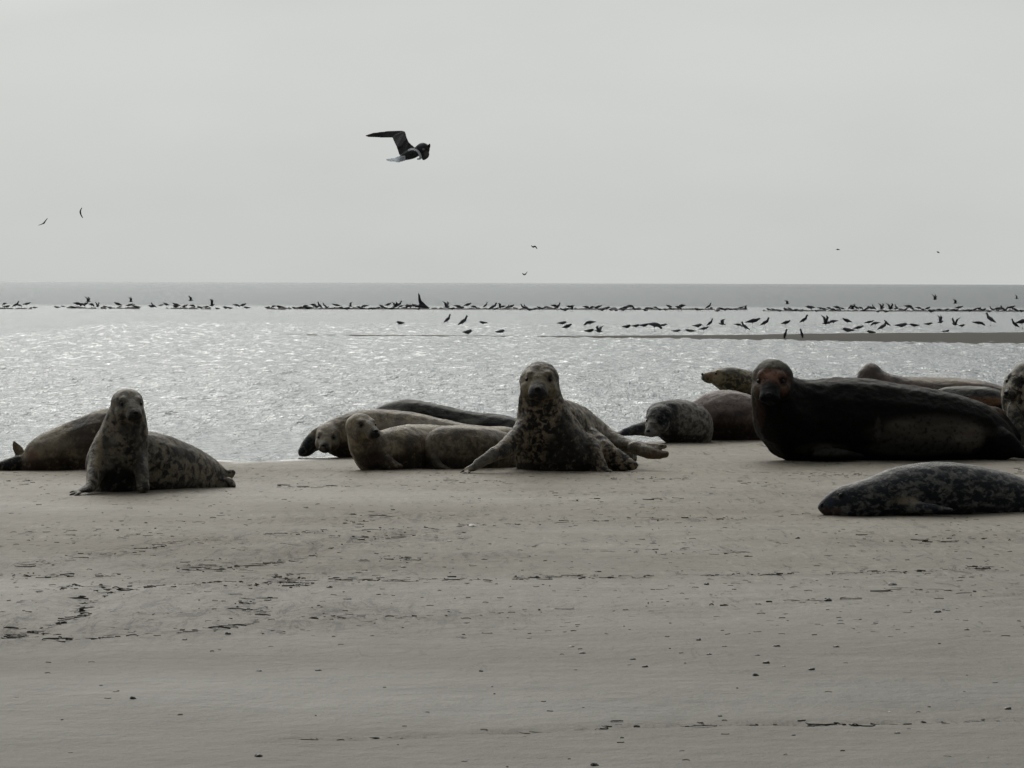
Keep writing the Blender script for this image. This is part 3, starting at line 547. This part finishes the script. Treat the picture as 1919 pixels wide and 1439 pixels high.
# the flock standing on and before the near bar
near = [(750, 607, 'rest'), (838, 608, 'alert'), (867, 613, 'alert'), (877, 625, 'rest'), (905, 606, 'rest'), (938, 624, 'rest'), (1054, 607, 'rest'), (1062, 621, 'stand'), (1106, 612, 'feed'), (1105, 622, 'rest'), (1123, 625, 'land'),
 (1175, 614, 'rest'), (1192, 612, 'rest'), (1207, 611, 'rest'), (1226, 620, 'feed'), (1243, 610, 'rest'), (1268, 621, 'rest'), (1308, 612, 'rest'), (1293, 621, 'rest'), (1318, 622, 'stand'), (1330, 613, 'alert'), (1354, 611, 'land'),
 (1383, 614, 'feed'), (1397, 621, 'alert'), (1410, 612, 'stand'), (1433, 613, 'alert'), (1472, 613, 'stand'), (1506, 608, 'alert'), (1547, 612, 'land'), (1562, 609, 'feed'), (1588, 610, 'stand'), (1589, 621, 'rest'), (1608, 621, 'stand'),
 (1632, 624, 'rest'), (1628, 609, 'stand'), (1641, 612, 'feed'), (1653, 621, 'alert'), (1663, 612, 'alert'), (1690, 612, 'rest'), (1713, 611, 'rest'), (1740, 608, 'rest'), (1762, 609, 'land'), (1773, 622, 'rest'), (1790, 613, 'land'),
 (1803, 611, 'rest'), (1833, 612, 'feed'), (1857, 609, 'alert'), (1903, 617, 'alert'), (1915, 614, 'stand')]
near.sort(key=lambda b: b[0])
what = {'rest': 'crouched low', 'alert': 'neck stretched up', 'stand': 'standing level', 'feed': 'head down feeding', 'land': 'wings half raised'}
def nth(n): return str(n)+('th' if 10 <= n % 100 <= 20 else {1: 'st', 2: 'nd', 3: 'rd'}.get(n % 10, 'th'))
for i, (x, y, p) in enumerate(near):
    bird(x, y, p, size=rnd.uniform(.7, 1.0)*(.7 if p == 'land' else 1), rz=rnd.choice([0, math.pi])+rnd.uniform(-.5, .5), mt=BIRDG if rnd.random() < .5 else None,
         label='small dark gull, %s, %s from left in the nearer flock' % (what[p], nth(i+1)), group='gulls standing around the nearer sandbar')
bird(1471, 635, 'upright', size=.6, rz=.3, name='cormorant', cat='bird', label='left of the two upright black birds on the near edge of the sandbar', group='upright black birds on the sandbar edge')
bird(1503, 635, 'upright', size=.6, rz=2.9, name='cormorant', cat='bird', label='right of the two upright black birds on the near edge of the sandbar', group='upright black birds on the sandbar edge')
# the far flock
segs = [((0, 66), 6, 'at the left frame edge'), ((100, 128), 2, 'at the left frame edge'), ((130, 262), 14, 'in its left third'), ((276, 470), 18, 'in its left third'), ((500, 535), 4, 'left of the tall wing'), ((548, 800), 40, 'left of the tall wing'),
        ((832, 890), 6, 'in its middle'), ((905, 1078), 24, 'in its middle'), ((1096, 1280), 24, 'in its middle'), ((1305, 1400), 11, 'in its right third'), ((1435, 1532), 12, 'in its right third'), ((1535, 1722), 26, 'in its right third'), ((1725, 1919), 28, 'at the right frame edge')]
wl = {'rest': 'crouched', 'stand': 'standing', 'alert': 'upright', 'land': 'wing raised', 'feed': 'stooping'}
for (a_, b_), n, where in segs:
    for k in range(n):
        x = a_+(b_-a_)*(k+rnd.uniform(.1, .9))/n; p = rnd.choice(['rest']*4+['stand', 'feed', 'stand', 'alert', 'feed', 'land'])
        y = 575.5+8*x/1919+rnd.choice([-.8, 0, .8, 1.8])+rnd.uniform(-.6, .6)
        bird(x, y, p, size=rnd.uniform(.65, 1.1)*(.8 if p == 'land' else 1), rz=rnd.choice([0, math.pi])+rnd.uniform(-.6, .6), mt=BIRDG if rnd.random() < .6 else None,
             label='tiny dark gull %s on the far line of birds, %s' % (wl[p], where), group='gulls on the far bank, '+where)
low = [(165, 566, 'left end'), (245, 566, 'left'), (357, 564, 'left of centre'), (1475, 570, 'right of centre'), (1660, 590, 'between the two flocks'), (1752, 562, 'topmost at right'), (1790, 569, 'far right'), (1905, 560, 'frame edge')]
for x, y, wd in low:
    bird(x, y, 'up', d=190, size=.55, rz=rnd.uniform(-.4, .4), label='dark gull in low flight just above the far flock, '+wd if y < 580 else 'dark gull flying low '+wd, group='gulls flying low over the flocks')
s = Soup(); s.slab([(783, 547, 120), (787, 552, 120), (790, 563, 120), (797, 572, 120), (803, 575, 120), (789, 576, 120), (784, 566, 120)], .03)
s.limb([(780, 574, 120.0, 5, 2.0, 3), (790, 574, 120.0, 7, 3.2, 4), (801, 576, 120.0, 3, 1.6, 3)])
o0 = P(790, 573, 120); s2 = s.build('raised_wing_gull', .02, 2, o0)
o = link('gull', s2, BIRD); o.location = o0; tag(o, 'gull in low flight with one tall wing held straight up above the far flock', 'gull')
# birds in the sky
GL = 'small birds in the sky'
def sky_bird(name, pts, d, th, label, mt):
    s = Soup(); s.limb([(x, y, d, r, r*.8, r) for x, y, r in pts], .35)
    mx, my, _ = pts[len(pts)//2]; bx = P(mx, my, d); k = d/F
    s.ball(bx+Vector((0, .02, 0)), (1.6*k, 5*k, 1.6*k), 2)
    o0 = bx; me = s.build(name, .012, 1, o0); o = link('gull', me, mt); o.location = o0; tag(o, label, 'gull', GL)
GB = simple('far_gull_plumage', (.075, .075, .08), .8, .1, .2); GB2 = simple('pale_gull_plumage', (.30, .31, .30), .8, .1, .2)
sky_bird('gull_a', [(72, 422, .8), (78, 420, 1.2), (82, 418, 1.6), (85, 414, 1.3), (89, 409, .8)], 95, 0, 'small gull banking low in the sky at far left', GB)
sky_bird('gull_b', [(153.5, 389, .9), (151, 394, 1.4), (150.5, 397.5, 1.7), (152, 403, 1.4), (155, 408, 1.1)], 95, 0, 'small gull seen edge on with vertical wings, high at left', GB)
sky_bird('gull_c', [(995.5, 460, .9), (999, 463, 1.6), (1001.5, 461.5, 1.8), (1004, 462.5, 1.5), (1006.5, 466.5, .8)], 100, 0, 'tiny dark gull in the middle of the sky just above the horizon', GB)
sky_bird('gull_d', [(979, 512, 1), (982, 514.5, 1.7), (984, 514, 1.7), (986, 512, 1.1), (988, 509, .7)], 100, 0, 'tiny pale gull almost touching the horizon in the middle', GB2)
sky_bird('gull_e', [(1566, 467.4, .7), (1570, 467.3, 1.3), (1574, 468, .8)], 100, 0, 'speck of a gull at right, left of the other speck', GB)
sky_bird('gull_f', [(1755, 471, .6), (1758, 472.4, 1.2), (1761, 474, .8)], 100, 0, 'faintest speck of a gull at far right in the sky', GB)
# the large gull overhead
D = 40.0; o0 = P(765, 285, D)
root = tag(empty('flying_gull', o0), 'large dark winged gull in flight across the sky, wing raised, pale tail', 'gull')
m, t, b, N, L = mat('gull_plumage'); tcn = N('ShaderNodeTexCoord'); at = N('ShaderNodeAttribute'); at.attribute_name = 'paint'
f = noise_tex(t, tcn.outputs['Object'], 30, 4)
L(mix(t, at.outputs['Alpha'], ramp(t, f, [(.35, (.012, .012, .016)), (.7, (.05, .048, .05))]), at.outputs['Color']), b.inputs['Base Color']); b.inputs['Roughness'].default_value = .7
GULL = m
s = Soup()
s.limb([(752, 297, D, 7, 4, 6), (762, 292, D, 10, 8, 9), (772, 288, D, 11, 10, 11), (782, 284, D, 10, 9, 10), (791, 279, D-.02, 11.5, 12, 11), (797, 279, D-.02, 9, 10, 9)], .3)
s.limb([(790, 282, D, 9, 8, 9), (797, 289, D-.03, 8, 8, 8), (794, 296, D-.06, 4, 4.5, 6)], .3)
s.slab([(683, 254, D+.35), (700, 248.5, D+.33), (730, 245, D+.27), (752, 244, D+.2), (759, 246, D+.16), (761, 256, D+.12), (745, 259, D+.18), (732, 257.6, D+.24), (712, 257.6, D+.3), (690, 256.5, D+.34)], .018)
s.slab([(741, 252, D+.2), (759, 246, D+.16), (763, 260, D+.08), (752, 275, D+.05), (744, 277, D+.06), (738, 265, D+.16), (735, 257, D+.22)], .018)
s.slab([(762, 257, D+.1), (766, 266, D+.05), (779, 278, D-.01), (776, 290, D), (756, 293, D+.01), (748, 290, D+.03), (743, 274, D+.08), (748, 266, D+.1)], .018)
me = s.build('gull_body', .008, 2, o0)
W = coords(me)+np.array(o0); col = np.zeros((len(W), 4))
for (px, py, rx, rz, c) in [(799, 289, 4, 6, (.10, .085, .07)), (788, 270, 6, 5, (.07, .09, .11)), (752, 297, 6, 4, (.6, .6, .62)), (794, 280, 2.5, 2, (.30, .30, .30)), (801, 268, 2, 4, (.35, .33, .28))]:
    q = (W-np.array(P(px, py, D)))/(np.array((rx, 60, rz))*D/F); al = np.clip((1.3-np.linalg.norm(q, axis=1))/.6, 0, 1)
    al[W[:, 1] > D+.12] = 0
    k_ = al > col[:, 3]; col[k_, :3] = c; col[k_, 3] = al[k_]
me.attributes.new('paint', 'FLOAT_COLOR', 'POINT').data.foreach_set('color', col.ravel())
link('body', me, GULL, root)
WHITE = simple('white_feathers', (.88, .88, .88), .8, .2, .05); PALE = simple('pale_tail_feathers', (.78, .80, .84), .8, .2, .1)
for fm in (WHITE, PALE):
    tt = fm.node_tree; tr = tt.nodes.new('ShaderNodeBsdfTranslucent'); tr.inputs['Color'].default_value = (.85, .88, .92, 1); ms = tt.nodes.new('ShaderNodeMixShader'); ms.inputs[0].default_value = .6
    tt.links.new(tt.nodes['Principled BSDF'].outputs[0], ms.inputs[1]); tt.links.new(tr.outputs[0], ms.inputs[2]); tt.links.new(ms.outputs[0], tt.nodes['Material Output'].inputs[0])
s = Soup(); s.slab([(760, 291, D-.06), (745, 293, D-.04), (738, 296, D-.03), (722, 297.5, D-.02), (728, 300, D-.02), (725, 302, D-.02), (737, 303, D-.02), (747, 304.5, D-.03), (760, 301, D-.06)], .012)
link('tail', s.build('gull_tail', .008, 1, o0), PALE, root)
s = Soup(); s.limb([(766, 281, D-.07, 1.8, 1.8, 2), (773, 279.3, D-.08, 2, 2, 2), (781, 282, D-.09, 2.1, 2.1, 2), (786, 288, D-.09, 2.2, 2.2, 3), (788, 296, D-.07, 2.6, 2.2, 3), (783, 298, D-.04, 2, 1.6, 3)], .3)
link('collar', s.build('gull_collar', .005, 1, o0), WHITE, root)
s = Soup(); s.limb([(802, 276, D-.03, 3.5, 4, 3), (805, 273, D-.04, 1.8, 4.5, 2)], .3)
link('beak', s.build('gull_beak', .005, 1, o0), NOSE, root)
# ------------------------------------------------------------ litter on the sand
def surf(px, py):
    g = G(px, py); g.z = float(sand_z(np.array([g.x]), np.array([g.y]))[0]); return g
lines = [([(0, 1195), (60, 1185), (130, 1155), (160, 1130), (190, 1112), (250, 1098)], 60, 5), ([(60, 1105), (160, 1103), (300, 1100), (480, 1095), (560, 1085), (650, 1090), (780, 1092), (930, 1088)], 110, 3),
 ([(0, 1079), (60, 1077), (240, 1080)], 30, 3), ([(40, 1065), (110, 1052), (230, 1040), (330, 1022), (420, 1012)], 45, 4), ([(60, 1005), (280, 1003), (360, 1005)], 18, 3),
 ([(480, 998), (530, 1000), (640, 995), (760, 992), (880, 985), (960, 980)], 45, 2.5), ([(290, 1068), (420, 1065), (480, 1055), (600, 1035), (650, 1012), (720, 1003), (800, 1000)], 55, 2.5),
 ([(650, 975), (690, 972), (740, 968)], 26, 9), ([(340, 1055), (400, 1060), (470, 1062)], 30, 6), ([(510, 1075), (545, 1090), (580, 1085)], 30, 11), ([(440, 1130), (490, 1150), (510, 1120)], 28, 12), ([(140, 1125), (170, 1150), (150, 1140)], 24, 10),
 ([(80, 1201), (200, 1195), (420, 1180), (540, 1165)], 26, 1.5), ([(490, 1183), (540, 1183)], 4, 1), ([(540, 1160), (700, 1160), (950, 1150)], 14, 1.5),
 ([(670, 1050), (700, 1042), (800, 1050)], 16, 3), ([(960, 1085), (1060, 1080), (1230, 1078)], 40, 2.5), ([(1320, 1078), (1400, 1075), (1500, 1072)], 24, 2), ([(1560, 1070), (1650, 1068), (1750, 1070)], 26, 2.5), ([(1800, 1066), (1865, 1066)], 14, 3),
 ([(960, 980), (1080, 975), (1290, 972)], 26, 2.5), ([(1310, 968), (1400, 970)], 9, 1.5), ([(1460, 964), (1520, 963)], 6, 1), ([(515, 910), (580, 912), (680, 910)], 16, 1.5), ([(810, 902), (960, 902)], 18, 1.5),
 ([(1140, 897), (1300, 898)], 18, 1.5), ([(1520, 892), (1630, 892)], 20, 3), ([(1190, 940), (1280, 935)], 10, 2), ([(1380, 905), (1470, 915)], 16, 5), ([(1040, 930), (1140, 945)], 12, 4), ([(1900, 885), (1930, 890)], 10, 4),
 ([(960, 1145), (1150, 1136), (1450, 1132), (1640, 1125)], 18, 1.2), ([(1560, 1110), (1900, 1110)], 12, 4), ([(1600, 1015), (1900, 1015)], 30, 7), ([(1080, 1035), (1400, 1035)], 20, 3), ([(60, 985), (500, 975)], 20, 9), ([(0, 905), (100, 903)], 8, 2),
 ([(1120, 1366), (1180, 1360)], 9, 2), ([(1290, 1358), (1340, 1357)], 9, 2), ([(1500, 1354), (1620, 1356)], 16, 2.5), ([(1700, 1350), (1840, 1348)], 12, 2.5), ([(960, 1374), (1120, 1366), (1300, 1357), (1500, 1356), (1680, 1350), (1919, 1345)], 26, 1),
 ([(560, 1385), (960, 1375)], 10, .8)]
LV, LF = [], []
def twig(p, ln, wd, ang, thick):
    n = 5; dx, dy = math.cos(ang), math.sin(ang); bend = rnd.uniform(-.8, .8)*ln; b0 = len(LV); zb = rnd.uniform(0, .5)*thick; lift = rnd.uniform(0, .6)*thick*(rnd.random() < .3)*3
    for i in range(n):
        t_ = i/(n-1); u = (t_-.5)*ln; c = bend*(1-4*(t_-.5)**2)+rnd.uniform(-.15, .15)*wd*3; ww = wd*(.35+math.sin(math.pi*t_))*rnd.uniform(.6, 1.2)*.5
        cx, cy, cz = p.x+dx*u-dy*c, p.y+dy*u+dx*c, p.z+zb+lift*math.sin(math.pi*t_)
        LV.extend([(cx-dy*ww, cy+dx*ww, cz), (cx, cy, cz+thick), (cx+dy*ww, cy-dx*ww, cz), (cx, cy, cz-thick*.5)])
        if i:
            q = b0+i*4
            for j in range(4): LF.append((q-4+j, q-4+(j+1) % 4, q+(j+1) % 4, q+j))
    LF.append((b0, b0+3, b0+2, b0+1)); q = b0+(n-1)*4; LF.append((q, q+1, q+2, q+3))
for pl, n, jit in lines:
    L_ = [math.dist(a, b) for a, b in zip(pl[:-1], pl[1:])]; T = sum(L_)
    for _ in range(int(n*2.2)):
        r = rnd.uniform(0, T)
        for (a, b_), l in zip(zip(pl[:-1], pl[1:]), L_):
            if r <= l: break
            r -= l
        x = a[0]+(b_[0]-a[0])*r/l; y = a[1]+(b_[1]-a[1])*r/l+rnd.gauss(0, jit*.8+.4)
        if rnd.random() < .25: continue
        ln = rnd.choice([.008, .012, .018, .025, .035, .05, .09])*rnd.uniform(.7, 1.2)
        twig(surf(x, y), ln, rnd.uniform(.003, .011), rnd.gauss(0, .8), rnd.choice([.0006, .0008, .0012, .002, .003])*rnd.uniform(.7, 1.3))
for _ in range(1300):
    x = rnd.uniform(-40, 1960); y = 885+(rnd.random()**1.4)*310
    twig(surf(x, y), rnd.uniform(.006, .04)*rnd.uniform(.4, 1.2), rnd.uniform(.003, .008), rnd.gauss(0, .8), rnd.uniform(.0005, .002))
for _ in range(70):
    x = rnd.uniform(-40, 1960); y = rnd.uniform(1150, 1439)
    twig(surf(x, y), rnd.uniform(.005, .025), rnd.uniform(.003, .008), rnd.gauss(0, .6), rnd.uniform(.001, .002))
WEED = simple('dried_seaweed', (.045, .038, .032), .8, .2, .8)
tag(link('seaweed_litter', mesh('seaweed_litter', LV, LF, False), WEED), 'strands of dark dried seaweed and twigs strewn in lines over the sand', 'seaweed', kind='stuff')
PEB = simple('dark_shell', (.03, .03, .032), .5, .4, .4); SHELL = simple('white_shell', (.72, .70, .66), .5, .4, .1)
def pebble_mesh(seed, flat=.35):
    v, f = ICO[3]; V = []
    for c in v:
        k = 1+.35*noise.fractal(Vector(c)*1.3+Vector((seed*5.3, 0, 0)), 1, 2, 3); V.append((c[0]*k*(1.2 if c[0] > 0 else .8), c[1]*k*.7, max(c[2]*k*flat, -.12)))
    return mesh('pebble', V, f)
PM = [pebble_mesh(i, .25+.12*i) for i in range(5)]
for q in PM: q.materials.append(PEB)
peb = [(1070, 1208, 9), (1090, 1222, 8), (1185, 1236, 7), (1208, 1252, 7), (1310, 1203, 6), (1357, 1216, 7), (1330, 1230, 7), (1454, 1214, 8), (1435, 1247, 8), (1415, 1270, 7), (1468, 1252, 6), (1420, 1232, 6), (1568, 1215, 7), (1520, 1258, 8),
 (1552, 1130, 8), (1575, 1162, 7), (1810, 1183, 7), (1755, 1148, 9), (485, 1420, 9), (1113, 1437, 9), (870, 1428, 8), (595, 1256, 8), (487, 1257, 6), (902, 1262, 5), (248, 1317, 7), (215, 1304, 6), (190, 1291, 5), (1486, 1377, 5), (1350, 1342, 5),
 (1325, 1098, 6), (843, 1014, 7), (755, 1063, 7), (618, 1108, 7), (1888, 1327, 8), (1495, 1010, 5), (1850, 1425, 5), (1683, 1372, 7), (345, 1200, 6), (428, 1190, 7)]
for i, (x, y, r) in enumerate(peb):
    o = bpy.data.objects.new('shell_fragment', PM[i % 5]); C.objects.link(o); p = surf(x, y); k = p.y/F; o.location = p
    o.scale = (r*k*.8, r*k*1.1, r*k*.9); o.rotation_euler = (0, 0, rnd.uniform(-.6, .6)+rnd.choice([0, math.pi]))
    tag(o, 'small dark shell fragment lying alone on smooth bare sand', 'shell', 'small dark shell fragments on the bare sand')
def shell_at(x, y, r, mt, label, name='shell', flat=0):
    me = pebble_mesh(9+flat, .5); o = link(name, me, mt); p = surf(x, y); k = p.y/F; o.location = p; o.scale = (r*k, r*k*1.2, r*k); return tag(o, label, 'shell')
shell_at(1671, 1099, 9, PEB, 'black mussel shell lying open at right, biggest dark scrap on the sand', 'mussel_shell')
shell_at(884, 986, 8, SHELL, 'bright white shell on the seaweed line in the middle of the beach')
shell_at(31, 1311, 4, SHELL, 'small white shell at the lower left of the sand', flat=1)
shell_at(1667, 1332, 3.5, SHELL, 'tiny pale shell at lower right near the thin crack line', flat=2)
